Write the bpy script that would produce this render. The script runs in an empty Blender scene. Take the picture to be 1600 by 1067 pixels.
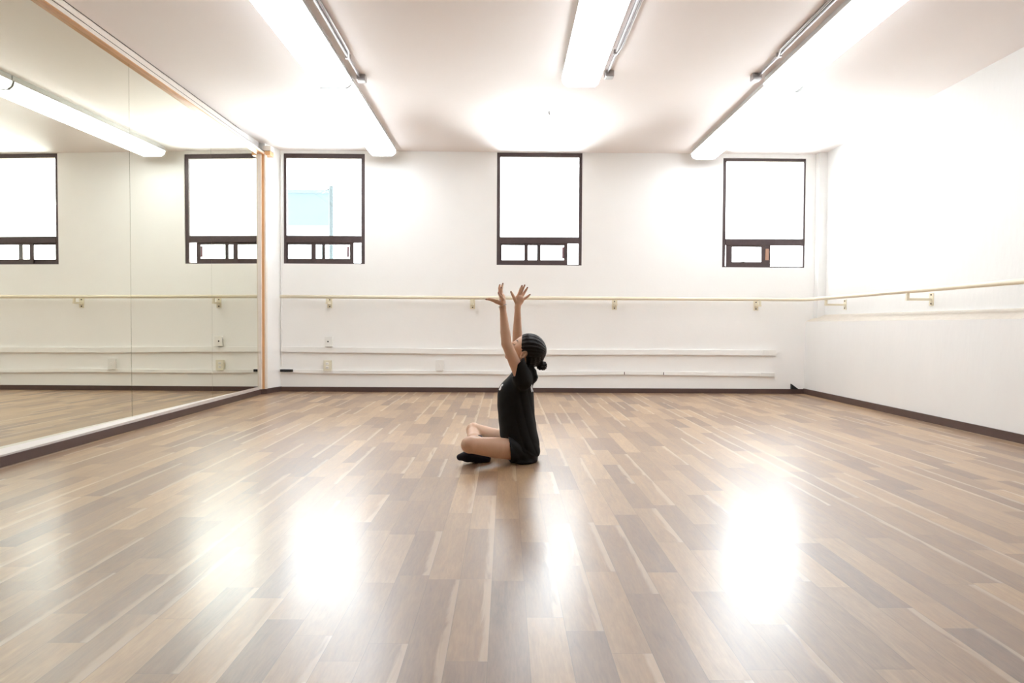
import bpy, bmesh, math, random
import numpy as np
from mathutils import Vector, Matrix
from mathutils.bvhtree import BVHTree

random.seed(7)
S = bpy.context.scene
COL = S.collection

# ------------------------------------------------------------------ camera
CAM_H = 0.78
YAW, PITCH, ROLL = 0.0093, -0.0233, 0.0055
FPX = 1066.67
fwd = Vector((math.sin(YAW) * math.cos(PITCH), math.cos(YAW) * math.cos(PITCH), math.sin(PITCH)))
rt0 = Vector((math.cos(YAW), -math.sin(YAW), 0))
up0 = rt0.cross(fwd)
rt = rt0 * math.cos(ROLL) + up0 * math.sin(ROLL)
up = up0 * math.cos(ROLL) - rt0 * math.sin(ROLL)
cam = bpy.data.cameras.new('camera')
cam.lens = 24.0
cam.sensor_width = 36.0
cam.clip_start = 0.02
co = bpy.data.objects.new('camera', cam)
COL.objects.link(co)
m = Matrix((rt, up, -fwd)).transposed().to_4x4()
m.translation = (0, 0, CAM_H)
co.matrix_world = m
S.camera = co

# ------------------------------------------------------------------ light and exposure
SKY_TOP, SKY_LOW = 3.1, 8.5
TUBE = 2.35
S.view_settings.view_transform = 'Standard'
S.view_settings.look = 'None'
S.view_settings.gamma = 1.0
S.view_settings.use_curve_mapping = False
S.view_settings.exposure = 2.24
S.cycles.use_denoising = True
S.cycles.max_bounces = 10
S.cycles.diffuse_bounces = 6
S.cycles.glossy_bounces = 6
S.cycles.transparent_max_bounces = 12
S.cycles.sample_clamp_indirect = 12.0

w = bpy.data.worlds.new('bright_overcast_day')
S.world = w
w.use_nodes = True
nt = w.node_tree
bg = nt.nodes['Background']
tc = nt.nodes.new('ShaderNodeTexCoord')
sp = nt.nodes.new('ShaderNodeSeparateXYZ')
nt.links.new(tc.outputs['Generated'], sp.inputs[0])
mr = nt.nodes.new('ShaderNodeMapRange')
mr.inputs['From Min'].default_value = -0.35
mr.inputs['From Max'].default_value = 0.06
mr.inputs['To Min'].default_value = SKY_LOW
mr.inputs['To Max'].default_value = SKY_TOP
nt.links.new(sp.outputs['Z'], mr.inputs['Value'])
nt.links.new(mr.outputs[0], bg.inputs['Strength'])
bg.inputs['Color'].default_value = (0.90, 0.96, 1.0, 1)

# ------------------------------------------------------------------ pixel to point helpers
CP = Vector((0, 0, CAM_H))
def ray(px, py):
    return fwd + rt * ((px - 800) / FPX) + up * ((533.5 - py) / FPX)
def atY(px, py, Y):
    d = ray(px, py)
    return CP + d * (Y / d.y)
def atX(px, py, X):
    d = ray(px, py)
    return CP + d * (X / d.x)
def atZ(px, py, Z):
    d = ray(px, py)
    return CP + d * ((Z - CAM_H) / d.z)

# ------------------------------------------------------------------ materials
def mat(name, col, rough=0.5, metal=0.0, spec=0.5, emit=None, estr=0.0, noise=0.0, nscale=20.0,
        bump=0.0, bscale=60.0, coat=0.0, stretch=(1, 1, 1), sss=0.0):
    m = bpy.data.materials.new(name)
    m.use_nodes = True
    t = m.node_tree
    b = t.nodes['Principled BSDF']
    b.inputs['Base Color'].default_value = (*col, 1)
    b.inputs['Roughness'].default_value = rough
    b.inputs['Metallic'].default_value = metal
    b.inputs['Specular IOR Level'].default_value = spec
    b.inputs['Coat Weight'].default_value = coat
    if sss:
        b.inputs['Subsurface Weight'].default_value = sss
        b.inputs['Subsurface Radius'].default_value = (1.0, 0.35, 0.2)
        b.inputs['Subsurface Scale'].default_value = 0.008
    if emit:
        b.inputs['Emission Color'].default_value = (*emit, 1)
        b.inputs['Emission Strength'].default_value = estr
    tcn = t.nodes.new('ShaderNodeTexCoord')
    mp = t.nodes.new('ShaderNodeMapping')
    mp.inputs['Scale'].default_value = stretch
    t.links.new(tcn.outputs['Object'], mp.inputs[0])
    nz = t.nodes.new('ShaderNodeTexNoise')
    nz.inputs['Scale'].default_value = nscale
    nz.inputs['Detail'].default_value = 6
    t.links.new(mp.outputs[0], nz.inputs['Vector'])
    mx = t.nodes.new('ShaderNodeMix')
    mx.data_type = 'RGBA'
    lo = tuple(c * (1 - noise) for c in col)
    hi = tuple(min(1, c * (1 + noise)) for c in col)
    mx.inputs['A'].default_value = (*lo, 1)
    mx.inputs['B'].default_value = (*hi, 1)
    t.links.new(nz.outputs['Fac'], mx.inputs['Factor'])
    t.links.new(mx.outputs['Result'], b.inputs['Base Color'])
    if bump:
        n2 = t.nodes.new('ShaderNodeTexNoise')
        n2.inputs['Scale'].default_value = bscale
        n2.inputs['Detail'].default_value = 4
        t.links.new(mp.outputs[0], n2.inputs['Vector'])
        bp = t.nodes.new('ShaderNodeBump')
        bp.inputs['Strength'].default_value = bump
        bp.inputs['Distance'].default_value = 0.004
        t.links.new(n2.outputs['Fac'], bp.inputs['Height'])
        t.links.new(bp.outputs[0], b.inputs['Normal'])
    return m

def node_math(t, op, a, b=None, c=None):
    n = t.nodes.new('ShaderNodeMath')
    n.operation = op
    for i, v in enumerate((a, b, c)):
        if v is None:
            continue
        if isinstance(v, (int, float)):
            n.inputs[i].default_value = v
        else:
            t.links.new(v, n.inputs[i])
    return n.outputs[0]

def floor_material():
    m = bpy.data.materials.new('walnut_parquet')
    m.use_nodes = True
    t = m.node_tree
    b = t.nodes['Principled BSDF']
    L = t.links.new
    M = lambda op, a, b_=None, c=None: node_math(t, op, a, b_, c)
    tcn = t.nodes.new('ShaderNodeTexCoord')
    s = t.nodes.new('ShaderNodeSeparateXYZ')
    L(tcn.outputs['Object'], s.inputs[0])
    X, Y = s.outputs['X'], s.outputs['Y']
    u = M('DIVIDE', M('ADD', X, 20.03), 0.098)
    row = M('FLOOR', u)
    uf = M('FRACT', u)
    def wn(vec_a, vec_b, k):
        c = t.nodes.new('ShaderNodeCombineXYZ')
        for i, v in enumerate((vec_a, vec_b, k)):
            if isinstance(v, (int, float)):
                c.inputs[i].default_value = v
            else:
                L(v, c.inputs[i])
        n = t.nodes.new('ShaderNodeTexWhiteNoise')
        n.noise_dimensions = '3D'
        L(c.outputs[0], n.inputs['Vector'])
        return n
    ro = wn(row, 3.3, 1.7).outputs['Value']
    ln = wn(row, 9.1, 4.2).outputs['Value']
    length = M('MULTIPLY_ADD', ln, 0.35, 0.42)
    v = M('DIVIDE', M('ADD', M('MULTIPLY_ADD', ro, 5.0, 30.0), Y), length)
    seg = M('FLOOR', v)
    vf = M('FRACT', v)
    pid = wn(row, seg, 0.5)
    rnd = pid.outputs['Value']
    sc = t.nodes.new('ShaderNodeSeparateColor')
    L(pid.outputs['Color'], sc.inputs[0])
    r2, r3 = sc.outputs['Green'], sc.outputs['Blue']
    # board tone
    cr = t.nodes.new('ShaderNodeValToRGB')
    e = cr.color_ramp.elements
    e[0].position = 0.0;  e[0].color = (0.150, 0.083, 0.045, 1)
    e[1].position = 1.0;  e[1].color = (0.562, 0.359, 0.184, 1)
    for p_, c_ in ((0.22, (0.244, 0.137, 0.078, 1)), (0.5, (0.338, 0.202, 0.105, 1)), (0.8, (0.454, 0.284, 0.146, 1))):
        k = e.new(p_); k.color = c_
    # grain coordinates, shifted per board
    cg = t.nodes.new('ShaderNodeCombineXYZ')
    L(M('ADD', M('MULTIPLY', X, 16.0), M('MULTIPLY', rnd, 57.0)), cg.inputs[0])
    L(M('ADD', M('MULTIPLY', Y, 1.9), M('MULTIPLY', r2, 31.0)), cg.inputs[1])
    L(M('MULTIPLY', r3, 9.0), cg.inputs[2])
    fig = t.nodes.new('ShaderNodeTexNoise')
    fig.inputs['Scale'].default_value = 1.5
    fig.inputs['Detail'].default_value = 4
    fig.inputs['Distortion'].default_value = 1.4
    L(cg.outputs[0], fig.inputs['Vector'])
    fine = t.nodes.new('ShaderNodeTexNoise')
    fine.inputs['Scale'].default_value = 11.0
    fine.inputs['Detail'].default_value = 5
    fine.inputs['Distortion'].default_value = 0.5
    L(cg.outputs[0], fine.inputs['Vector'])
    tone = M('ADD', M('MULTIPLY_ADD', rnd, 0.62, -0.12), M('MULTIPLY', fig.outputs['Fac'], 0.62))
    tone = M('ADD', tone, M('MULTIPLY_ADD', fine.outputs['Fac'], 0.42, -0.21))
    L(tone, cr.inputs[0])
    # pale sapwood along one edge of some boards
    edge = M('ADD', uf, M('MULTIPLY_ADD', fig.outputs['Fac'], 0.5, -0.25))
    sap = t.nodes.new('ShaderNodeMapRange')
    sap.interpolation_type = 'SMOOTHSTEP'
    sap.inputs['From Min'].default_value = 0.74
    sap.inputs['From Max'].default_value = 0.90
    L(edge, sap.inputs['Value'])
    sapm = M('MULTIPLY', sap.outputs[0], M('GREATER_THAN', r2, 0.62))
    mx = t.nodes.new('ShaderNodeMix'); mx.data_type = 'RGBA'
    L(M('MULTIPLY', sapm, 0.55), mx.inputs['Factor'])
    L(cr.outputs['Color'], mx.inputs['A'])
    mx.inputs['B'].default_value = (0.66, 0.50, 0.34, 1)
    # joints
    jx = M('LESS_THAN', M('MINIMUM', uf, M('SUBTRACT', 1.0, uf)), 0.009)
    jy = M('LESS_THAN', M('MULTIPLY', vf, length), 0.0016)
    j = M('MAXIMUM', jx, jy)
    m2 = t.nodes.new('ShaderNodeMix'); m2.data_type = 'RGBA'
    L(M('MULTIPLY', j, 0.45), m2.inputs['Factor'])
    L(mx.outputs['Result'], m2.inputs['A'])
    m2.inputs['B'].default_value = (0.10, 0.055, 0.035, 1)
    L(m2.outputs['Result'], b.inputs['Base Color'])
    rn = t.nodes.new('ShaderNodeTexNoise')
    rn.inputs['Scale'].default_value = 2.2
    rn.inputs['Detail'].default_value = 5
    L(tcn.outputs['Object'], rn.inputs['Vector'])
    L(M('MULTIPLY_ADD', fig.outputs['Fac'], 0.10, 0.38), b.inputs['Roughness'])
    b.inputs['Specular IOR Level'].default_value = 0.9
    b.inputs['Coat Weight'].default_value = 0.6
    b.inputs['Coat Roughness'].default_value = 0.235
    bp = t.nodes.new('ShaderNodeBump')
    bp.inputs['Strength'].default_value = 0.10
    bp.inputs['Distance'].default_value = 0.001
    L(M('ADD', fine.outputs['Fac'], M('MULTIPLY', j, -1.5)), bp.inputs['Height'])
    L(bp.outputs[0], b.inputs['Normal'])
    return m

WALL = mat('wall_paint', (0.905, 0.897, 0.88), 0.55, noise=0.02, nscale=3, bump=0.12, bscale=45)
WALLR = mat('rough_wall_paint', (0.84, 0.835, 0.82), 0.6, noise=0.025, nscale=4, bump=0.35, bscale=25, stretch=(1, 1, 0.35))
CEIL = mat('ceiling_paint', (0.86, 0.80, 0.775), 0.7, noise=0.02, nscale=2, bump=0.05, bscale=40)
FLOOR = floor_material()
BASE = mat('dark_baseboard_vinyl', (0.085, 0.05, 0.042), 0.42, noise=0.15, nscale=8)
SILL = mat('white_sill_paint', (0.82, 0.77, 0.74), 0.5, noise=0.06, nscale=30, bump=0.2)
FRAME = mat('bronze_aluminium', (0.085, 0.060, 0.060), 0.45, 0.3, noise=0.2, nscale=40, bump=0.1)
WOOD = mat('orange_pine', (0.62, 0.33, 0.15), 0.45, noise=0.25, nscale=9, stretch=(8, 1, 1))
WOODV = mat('orange_pine_upright', (0.66, 0.37, 0.17), 0.45, noise=0.2, nscale=9, stretch=(8, 8, 1))
CREAM = mat('cream_trim_paint', (0.84, 0.77, 0.69), 0.5, noise=0.05)
GAP = mat('dark_gap', (0.05, 0.035, 0.03), 0.8)
BARRE = mat('cream_enamel', (0.85, 0.78, 0.62), 0.32, noise=0.04)
BRKT = mat('cream_bracket', (0.80, 0.74, 0.58), 0.4, noise=0.04)
SCREW = mat('dark_screw', (0.06, 0.045, 0.04), 0.5, 0.4)
TRUNK = mat('white_trunking_plastic', (0.88, 0.87, 0.85), 0.4, noise=0.02)
PLATE = mat('white_plate_plastic', (0.86, 0.85, 0.82), 0.35)
IVORY = mat('ivory_plate_plastic', (0.80, 0.76, 0.62), 0.4)
BLACK = mat('black_plastic', (0.012, 0.011, 0.012), 0.5)
STEEL = mat('galvanised_conduit', (0.36, 0.33, 0.32), 0.35, 0.8, noise=0.15)
HOUSE = mat('white_fixture_metal', (0.62, 0.61, 0.60), 0.4, noise=0.02)
CAPM = mat('grey_end_cap', (0.50, 0.50, 0.49), 0.45)
LENS = mat('lit_acrylic_diffuser', (0.9, 0.9, 0.9), 0.3, emit=(0.875, 0.945, 1.0), estr=TUBE)
POLE = mat('grey_green_paint', (0.022, 0.034, 0.036), 0.5)
BLUEB = mat('pale_blue_render', (0.025, 0.037, 0.040), 0.9, noise=0.1, nscale=0.5)
CABLE = mat('outdoor_cable', (0.09, 0.09, 0.09), 0.6)
GREEN = mat('outdoor_leaves', (0.055, 0.075, 0.04), 0.6, noise=0.3)

def glass_material():
    m = bpy.data.materials.new('window_glass')
    m.use_nodes = True
    t = m.node_tree
    t.nodes.clear()
    o = t.nodes.new('ShaderNodeOutputMaterial')
    tr = t.nodes.new('ShaderNodeBsdfTransparent')
    tr.inputs[0].default_value = (0.96, 0.97, 0.965, 1)
    gl = t.nodes.new('ShaderNodeBsdfGlossy')
    gl.inputs['Roughness'].default_value = 0.02
    fr = t.nodes.new('ShaderNodeFresnel')
    mx = t.nodes.new('ShaderNodeMixShader')
    t.links.new(fr.outputs[0], mx.inputs[0])
    t.links.new(tr.outputs[0], mx.inputs[1])
    t.links.new(gl.outputs[0], mx.inputs[2])
    t.links.new(mx.outputs[0], o.inputs[0])
    return m
GLASS = glass_material()

def mirror_material():
    m = bpy.data.materials.new('silvered_mirror')
    m.use_nodes = True
    b = m.node_tree.nodes['Principled BSDF']
    b.inputs['Base Color'].default_value = (0.84, 0.84, 0.745, 1)
    b.inputs['Metallic'].default_value = 1
    b.inputs['Roughness'].default_value = 0.0
    return m
MIRROR = mirror_material()

# ------------------------------------------------------------------ mesh helpers
def link(name, bm_, m_, parent=None, smooth=False):
    bm_.normal_update()
    me = bpy.data.meshes.new(name)
    bm_.to_mesh(me)
    bm_.free()
    me.materials.append(m_)
    if smooth:
        for p_ in me.polygons:
            p_.use_smooth = True
    o = bpy.data.objects.new(name, me)
    COL.objects.link(o)
    if parent:
        o.parent = parent
        o.matrix_parent_inverse = parent.matrix_world.inverted()
    return o
def empty(name, loc):
    o = bpy.data.objects.new(name, None)
    COL.objects.link(o)
    o.location = loc
    o.empty_display_size = 0.1
    o.matrix_world = Matrix.Translation(loc)
    return o
def tag(o, label=None, cat=None, group=None, kind=None):
    if label: o['label'] = label
    if cat: o['category'] = cat
    if group: o['group'] = group
    if kind: o['kind'] = kind
    return o
def box(bm_, x0, x1, y0, y1, z0, z1, bev=0.0):
    r = bmesh.ops.create_cube(bm_, size=1.0)
    vs = r['verts']
    for v in vs:
        v.co = Vector(((x0 + x1) / 2 + v.co.x * (x1 - x0), (y0 + y1) / 2 + v.co.y * (y1 - y0), (z0 + z1) / 2 + v.co.z * (z1 - z0)))
    if bev:
        es = list({e for v in vs for e in v.link_edges})
        bmesh.ops.bevel(bm_, geom=es, offset=bev, segments=2, affect='EDGES', profile=0.6)
def mbox(name, m_, dims, parent=None, bev=0.0):
    b = bmesh.new()
    box(b, *dims, bev=bev)
    return link(name, b, m_, parent)
def tube(bm_, pts, r, n=14, caps=True):
    pts = [Vector(p_) for p_ in pts]
    rings = []
    ref = None
    for i, p_ in enumerate(pts):
        d = (pts[min(i + 1, len(pts) - 1)] - pts[max(i - 1, 0)]).normalized()
        if ref is None:
            ref = Vector((0, 0, 1)) if abs(d.z) < 0.9 else Vector((1, 0, 0))
        a = d.cross(ref).normalized()
        c = a.cross(d).normalized()
        ref = c
        rr = r[i] if isinstance(r, (list, tuple)) else r
        rings.append([bm_.verts.new(p_ + (a * math.cos(2 * math.pi * k / n) + c * math.sin(2 * math.pi * k / n)) * rr) for k in range(n)])
    for A, B in zip(rings[:-1], rings[1:]):
        for k in range(n):
            bm_.faces.new((A[k], A[(k + 1) % n], B[(k + 1) % n], B[k]))
    if caps:
        bm_.faces.new(rings[0][::-1])
        bm_.faces.new(rings[-1])
    bmesh.ops.recalc_face_normals(bm_, faces=bm_.faces)
def prism(bm_, prof, axis_a, axis_b, P0, P1):
    """extrude profile (list of (a,b)) from P0 to P1"""
    A = [bm_.verts.new(Vector(P0) + Vector(axis_a) * a + Vector(axis_b) * b) for a, b in prof]
    B = [bm_.verts.new(Vector(P1) + Vector(axis_a) * a + Vector(axis_b) * b) for a, b in prof]
    n = len(prof)
    for k in range(n):
        bm_.faces.new((A[k], A[(k + 1) % n], B[(k + 1) % n], B[k]))
    bm_.faces.new(A[::-1])
    bm_.faces.new(B)
    bmesh.ops.recalc_face_normals(bm_, faces=bm_.faces)
def hexa(bm_, pts):
    """8 points: bottom loop 4, top loop 4"""
    v = [bm_.verts.new(p_) for p_ in pts]
    for f in ((3, 2, 1, 0), (4, 5, 6, 7), (0, 1, 5, 4), (1, 2, 6, 5), (2, 3, 7, 6), (3, 0, 4, 7)):
        bm_.faces.new([v[i] for i in f])
    bmesh.ops.recalc_face_normals(bm_, faces=bm_.faces)

# ------------------------------------------------------------------ room shell
D = 7.959          # back wall
HC = 2.79          # ceiling height
YB = -1.6          # wall behind the camera
XL, XR, XU = -2.721, 3.505, 3.69
tag(mbox('floor', FLOOR, (-3.4, XU + 0.2, YB - 0.1, D + 0.2, -0.08, 0)), kind='structure')
tag(mbox('ceiling', CEIL, (-3.4, XU + 0.2, YB - 0.1, D + 0.2, HC, HC + 0.15)), kind='structure')
tag(mbox('wall_front', WALL, (-3.4, XU + 0.2, YB - 0.1, YB, 0, HC)), kind='structure')

WINS = [(-2.580, -1.640, 1.485, 2.757), (-0.110, 0.880, 1.484, 2.786), (2.520, 3.488, 1.474, 2.742)]
b = bmesh.new()
xs = [-3.4]
for (a, c, z0, z1) in WINS:
    xs += [a, c]
xs.append(XU + 0.2)
WT = 0.14
for i in range(0, len(xs), 2):
    box(b, xs[i], xs[i + 1], D, D + WT, 0, HC)
for (a, c, z0, z1) in WINS:
    box(b, a, c, D, D + WT, 0, z0)
    if HC - z1 > 0.001:
        box(b, a, c, D, D + WT, z1, HC)
tag(link('wall_back', b, WALL), kind='structure')

# right wall: thicker lower part with a sloping ledge under the barre
b = bmesh.new()
prism(b, [(XR, 0), (XR, 0.845), (XU, 0.925), (XU, HC), (XU + 0.2, HC), (XU + 0.2, 0)], (1, 0, 0), (0, 0, 1), (0, YB, 0), (0, D, 0))
wr_o = tag(link('wall_right', b, WALLR), kind='structure')
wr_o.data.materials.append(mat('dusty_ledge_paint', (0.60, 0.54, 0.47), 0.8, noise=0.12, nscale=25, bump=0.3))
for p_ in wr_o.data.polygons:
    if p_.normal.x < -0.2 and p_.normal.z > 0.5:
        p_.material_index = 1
tag(mbox('trim_1', WALLR, (3.60, XU, D - 0.10, D, 0.86, HC)), kind='structure')

# left side: mirror plane slightly angled to the room
MA, MX, MC = 0.031, -2.695, 0.002
def mir(Y, off=0.0):
    return MX - math.tan(MA) * (D - Y) + off
def on_mir(px, py):
    n_ = Vector((math.cos(MA), -math.sin(MA), MC))
    d = ray(px, py)
    return CP + d * ((Vector((MX, D, 1.3)) - CP).dot(n_) / d.dot(n_))
def line2(p_, q_):
    # p_, q_: (Y, value) -> linear function of Y
    k_ = (q_[1] - p_[1]) / (q_[0] - p_[0])
    return lambda Y: p_[1] + k_ * (Y - p_[0])
_a, _b = on_mir(0, 701.4), on_mir(300, 629.2)
mbot = line2((_a.y, _a.z), (_b.y, _b.z))
_a, _b = on_mir(57, 0), on_mir(300, 167.6)
mtop = line2((_a.y, _a.z), (_b.y, _b.z))
_c, _d = atZ(67, 0, _a.z), atZ(300, 163, _b.z)
rx = line2((_c.y, _c.x), (_d.y, _d.x))
_c, _d = atX(80, 0, rx(_a.y)), atX(300, 156.2, rx(_b.y))
rtop = line2((_c.y, _c.z), (_d.y, _d.z))
_c, _d = atZ(99, 0, HC), atZ(304, 150, HC)
cx = line2((_c.y, _c.x), (_d.y, _d.x))
YM = on_mir(403, 400).y
XP = lambda px, Y: atY(px, 500, Y).x
#print('rail', [round(f_(y_), 3) for f_ in (mir, mbot, mtop, rx, rtop, cx) for y_ in (0, 4, YM)], YM)
b = bmesh.new()
box(b, -3.4, mir(YB) - 0.04, YB, D, 0, HC)
hexa(b, [(-3.4, YB, 0), (mir(YB) - .03, YB, 0), (mir(7.6) - .03, 7.6, 0), (-3.4, 7.6, 0),
         (-3.4, YB, HC), (mir(YB) - .03, YB, HC), (mir(7.6) - .03, 7.6, HC), (-3.4, 7.6, HC)])
# pilaster between mirror and back wall
hexa(b, [(-3.3, 7.66, 0), (-2.688, 7.66, 0), (-2.617, D, 0), (-3.3, D, 0),
         (-3.3, 7.66, HC), (-2.688, 7.66, HC), (-2.617, D, HC), (-3.3, D, HC)])
tag(link('wall_left', b, WALL), kind='structure')
# thin vertical bead in the corner
b = bmesh.new()
tube(b, [(-2.600, D - 0.012, 0.30), (-2.600, D - 0.012, 2.73)], 0.008, 8)
tag(link('trim_2', b, TRUNK), kind='structure')

# sill below the mirror: white top, dark baseboard front
SZ = 0.056
b = bmesh.new()
def sill_top(Y):
    return 0.062 + (Y - 3.9) * 0.0079
Y0 = 2.6
hexa(b, [(mir(Y0) - .03, Y0, 0), (XL - .006, Y0, 0), (XL - .006, 7.60, 0), (mir(7.6) - .03, 7.60, 0),
         (mir(Y0) - .01, Y0, mbot(Y0)), (XL - .006, Y0, SZ), (XL - .006, 7.60, SZ + .001), (mir(7.6) - .01, 7.60, mbot(7.6))])
tag(link('trim_3', b, SILL), kind='structure')
b = bmesh.new()
box(b, XL - .006, XL + .004, Y0, 7.60, 0.0, SZ - 0.001)
hexa(b, [(XL - .006, 7.60, 0), (XL + .004, 7.60, 0), (-2.672, 7.662, 0), (-2.69, 7.68, 0),
         (XL - .006, 7.60, SZ), (XL + .004, 7.60, SZ), (-2.672, 7.662, SZ), (-2.69, 7.68, SZ)])
hexa(b, [(-2.688, 7.66, 0), (-2.674, 7.66, 0), (-2.603, D, 0), (-2.617, D, 0),
         (-2.688, 7.66, SZ + .002), (-2.674, 7.66, SZ + .002), (-2.603, D, SZ + .002), (-2.617, D, SZ + .002)])
tag(link('baseboard_left', b, BASE), kind='structure')
tag(mbox('baseboard_back', BASE, (-2.617, XR, D - 0.014, D, 0, 0.055)), kind='structure')
tag(mbox('baseboard_right', BASE, (XR - 0.014, XR, YB, D - 0.0, 0, 0.062)), kind='structure')
tag(mbox('baseboard_front', BASE, (-2.7, XR, YB, YB + 0.014, 0, 0.06)), kind='structure')

# mirror panels
def panel(Ya, Yb, z0a, z0b, label):
    b = bmesh.new()
    zt = mtop
    pts = []
    for off in (-0.006, 0.0):
        for (Y, z) in ((Ya, z0a), (Yb, z0b), (Yb, zt(Yb)), (Ya, zt(Ya))):
            # lean: plane passes through z=1.3 at mir(Y)
            pts.append(Vector((mir(Y, off) - (z - 1.3) * MC, Y, z)))
    hexa(b, pts)
    o = link('wall_mirror', b, MIRROR)
    return tag(o, label, 'mirror', 'wall mirror panels')
zs = mbot
S1, S2 = on_mir(203, 300).y, on_mir(330, 300).y
panel(2.70, S1 - .0018, zs(2.7), zs(S1), 'mirror panel nearest the camera, reaching the left edge of the photo, reflecting the middle window')
panel(S1 + .0018, S2 - .0015, zs(S1), zs(S2), 'middle mirror panel, reflecting the end of the ceiling lights')
panel(S2 + .0015, YM, zs(S2), zs(YM), 'narrow-looking mirror panel farthest away, beside the orange wooden post')

# rail above the mirror
YR, Ys = 7.60, 2.6
def bar(fx0, fx1, fz0, fz1, Ya=Ys, Yb=YR):
    b = bmesh.new()
    hexa(b, [(fx0(Ya), Ya, fz0(Ya)), (fx1(Ya), Ya, fz0(Ya)), (fx1(Yb), Yb, fz0(Yb)), (fx0(Yb), Yb, fz0(Yb)),
             (fx0(Ya), Ya, fz1(Ya)), (fx1(Ya), Ya, fz1(Ya)), (fx1(Yb), Yb, fz1(Yb)), (fx0(Yb), Yb, fz1(Yb))])
    return b
back = lambda Y: mir(Y) - .04
rail = tag(link('trim_4', bar(back, lambda Y: rx(Y) - .001, lambda Y: mtop(Y), lambda Y: mtop(Y) + .008), WOOD), kind='structure')
link('cream_fascia', bar(back, rx, lambda Y: mtop(Y) + .0075, rtop), CREAM, rail)
link('dark_joint', bar(back, lambda Y: rx(Y) + .001, lambda Y: rtop(Y), lambda Y: rtop(Y) + .004), GAP, rail)
link('cream_cornice', bar(back, lambda Y: cx(Y), lambda Y: rtop(Y) + .004, lambda Y: HC - .004), CREAM, rail)
link('dark_joint', bar(back, lambda Y: cx(Y) + .0015, lambda Y: HC - .004, lambda Y: HC - .0005), GAP, rail)

# wooden post at the mirror's end
b = bmesh.new()
YP = YM + 0.09
box(b, XP(409, YP), XP(413.2, YP), YP, YP + .04, 0.06, 2.655)
post = tag(link('trim_5', b, WOODV), kind='structure')
mbox('cream_strip', CREAM, (XP(398, YP) , XP(408, YP - .03), YP - .03, YP + .02, 0.06, 2.655), post)
mbox('dark_joint', GAP, (XP(407.5, YP), XP(409, YP), YP + .002, YP + .04, 0.06, 2.655), post)
mbox('cream_edge', CREAM, (XP(413.2, YP), XP(415.5, YP), YP + .004, YP + .05, 0.06, 2.655), post)
mbox('post_cap', CREAM, (XP(411.5, YP), XP(423.5, YP), YP, YP + .12, atY(417, 235, YP).z, atY(417, 228, YP).z), post)
mbox('cap_block', WOODV, (XP(412.5, YP), XP(422.5, YP), YP + .005, YP + .12, atY(417, 242, YP).z, atY(417, 235.6, YP).z), post)

# ------------------------------------------------------------------ windows
LATCHW = mat('tan_latch', (0.45, 0.26, 0.18), 0.5)
LATCHM = mat('mauve_latch', (0.22, 0.12, 0.14), 0.5)
def wpx(px, py):
    p_ = atY(px, py, D + 0.03)
    return p_.x, p_.z
FY0, FY1 = D + 0.015, D + 0.055
def window(i, dims, glass, rails, sash_y, open_x, handle=None):
    x0, x1, z0, z1 = dims
    e_ = empty('window_%d' % i, ((x0 + x1) / 2, D + 0.03, z0))
    tag(e_, kind='structure')
    fw = 0.036
    gl, gt, gr, gb = glass
    gx0, gz1 = wpx(gl, gt)
    gx1, gz0 = wpx(gr, gb)
    b = bmesh.new()
    box(b, x0, gx0, FY0, FY1, z0, z1)
    box(b, gx1, x1, FY0, FY1, z0, z1)
    box(b, gx0, gx1, FY0, FY1, gz1, z1)
    box(b, gx0, gx1, FY0, FY1, z0, z0 + 0.013)
    link('window_frame', b, FRAME, e_)
    tz = wpx(gl, sash_y[0])[1]
    mbox('transom', FRAME, (gx0, gx1, FY0 - 0.01, FY1, tz, gz0), e_, 0.004)
    mbox('glass_bead', CREAM, (gx0, gx1, FY0 + 0.004, FY0 + 0.02, gz1 - 0.008, gz1), e_)
    mbox('pane', GLASS, (gx0, gx1, D + 0.034, D + 0.038, gz0, gz1), e_)
    # sliding sashes
    zt, zb = tz, z0 + 0.013
    pt = wpx(gl, sash_y[1])[1]
    pb = wpx(gl, sash_y[2])[1]
    for k, (sx0, sx1, bars, yo) in enumerate(rails):
        a = wpx(sx0, 390)[0]
        c = wpx(sx1, 390)[0]
        b = bmesh.new()
        box(b, a, c, FY0 + yo, FY0 + yo + 0.014, pt, zt)
        box(b, a, c, FY0 + yo, FY0 + yo + 0.014, zb, pb)
        for (u0, u1) in bars:
            box(b, wpx(u0, 390)[0], wpx(u1, 390)[0], FY0 + yo - 0.001, FY0 + yo + 0.015, zb, zt)
        sh = link('sash', b, FRAME, e_)
        mbox('pane', GLASS, (a, c, FY0 + yo + 0.006, FY0 + yo + 0.009, pb, pt), sh)
    if handle:
        hx0, hx1 = wpx(handle[0], 390)[0], wpx(handle[1], 390)[0]
        mbox('latch', LATCHW if handle[2] else LATCHM, (hx0, hx1, FY0 - 0.012, FY0 + 0.004, pb + 0.02, pt - 0.02), e_, 0.002)
    return e_
window(1, WINS[0], (448, 247, 565, 369), [(444, 508, [(444, 450), (503, 508)], 0.016), (487, 553, [(487, 494), (547, 553)], 0.0)], (379, 382, 404), None, (543, 546, False))
window(2, WINS[1], (782, 245, 904, 371), [(781, 845, [(781, 784), (839, 845)], 0.016), (819, 886.5, [(819, 825), (881, 886.5)], 0.0)], (380.5, 383, 406), None, (878, 881, False))
window(3, WINS[2], (1134.5, 252, 1254, 374), [(1134, 1203, [(1134, 1143), (1189, 1203)], 0.0)], (383.5, 386, 409), None, (1195, 1200, True))

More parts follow.
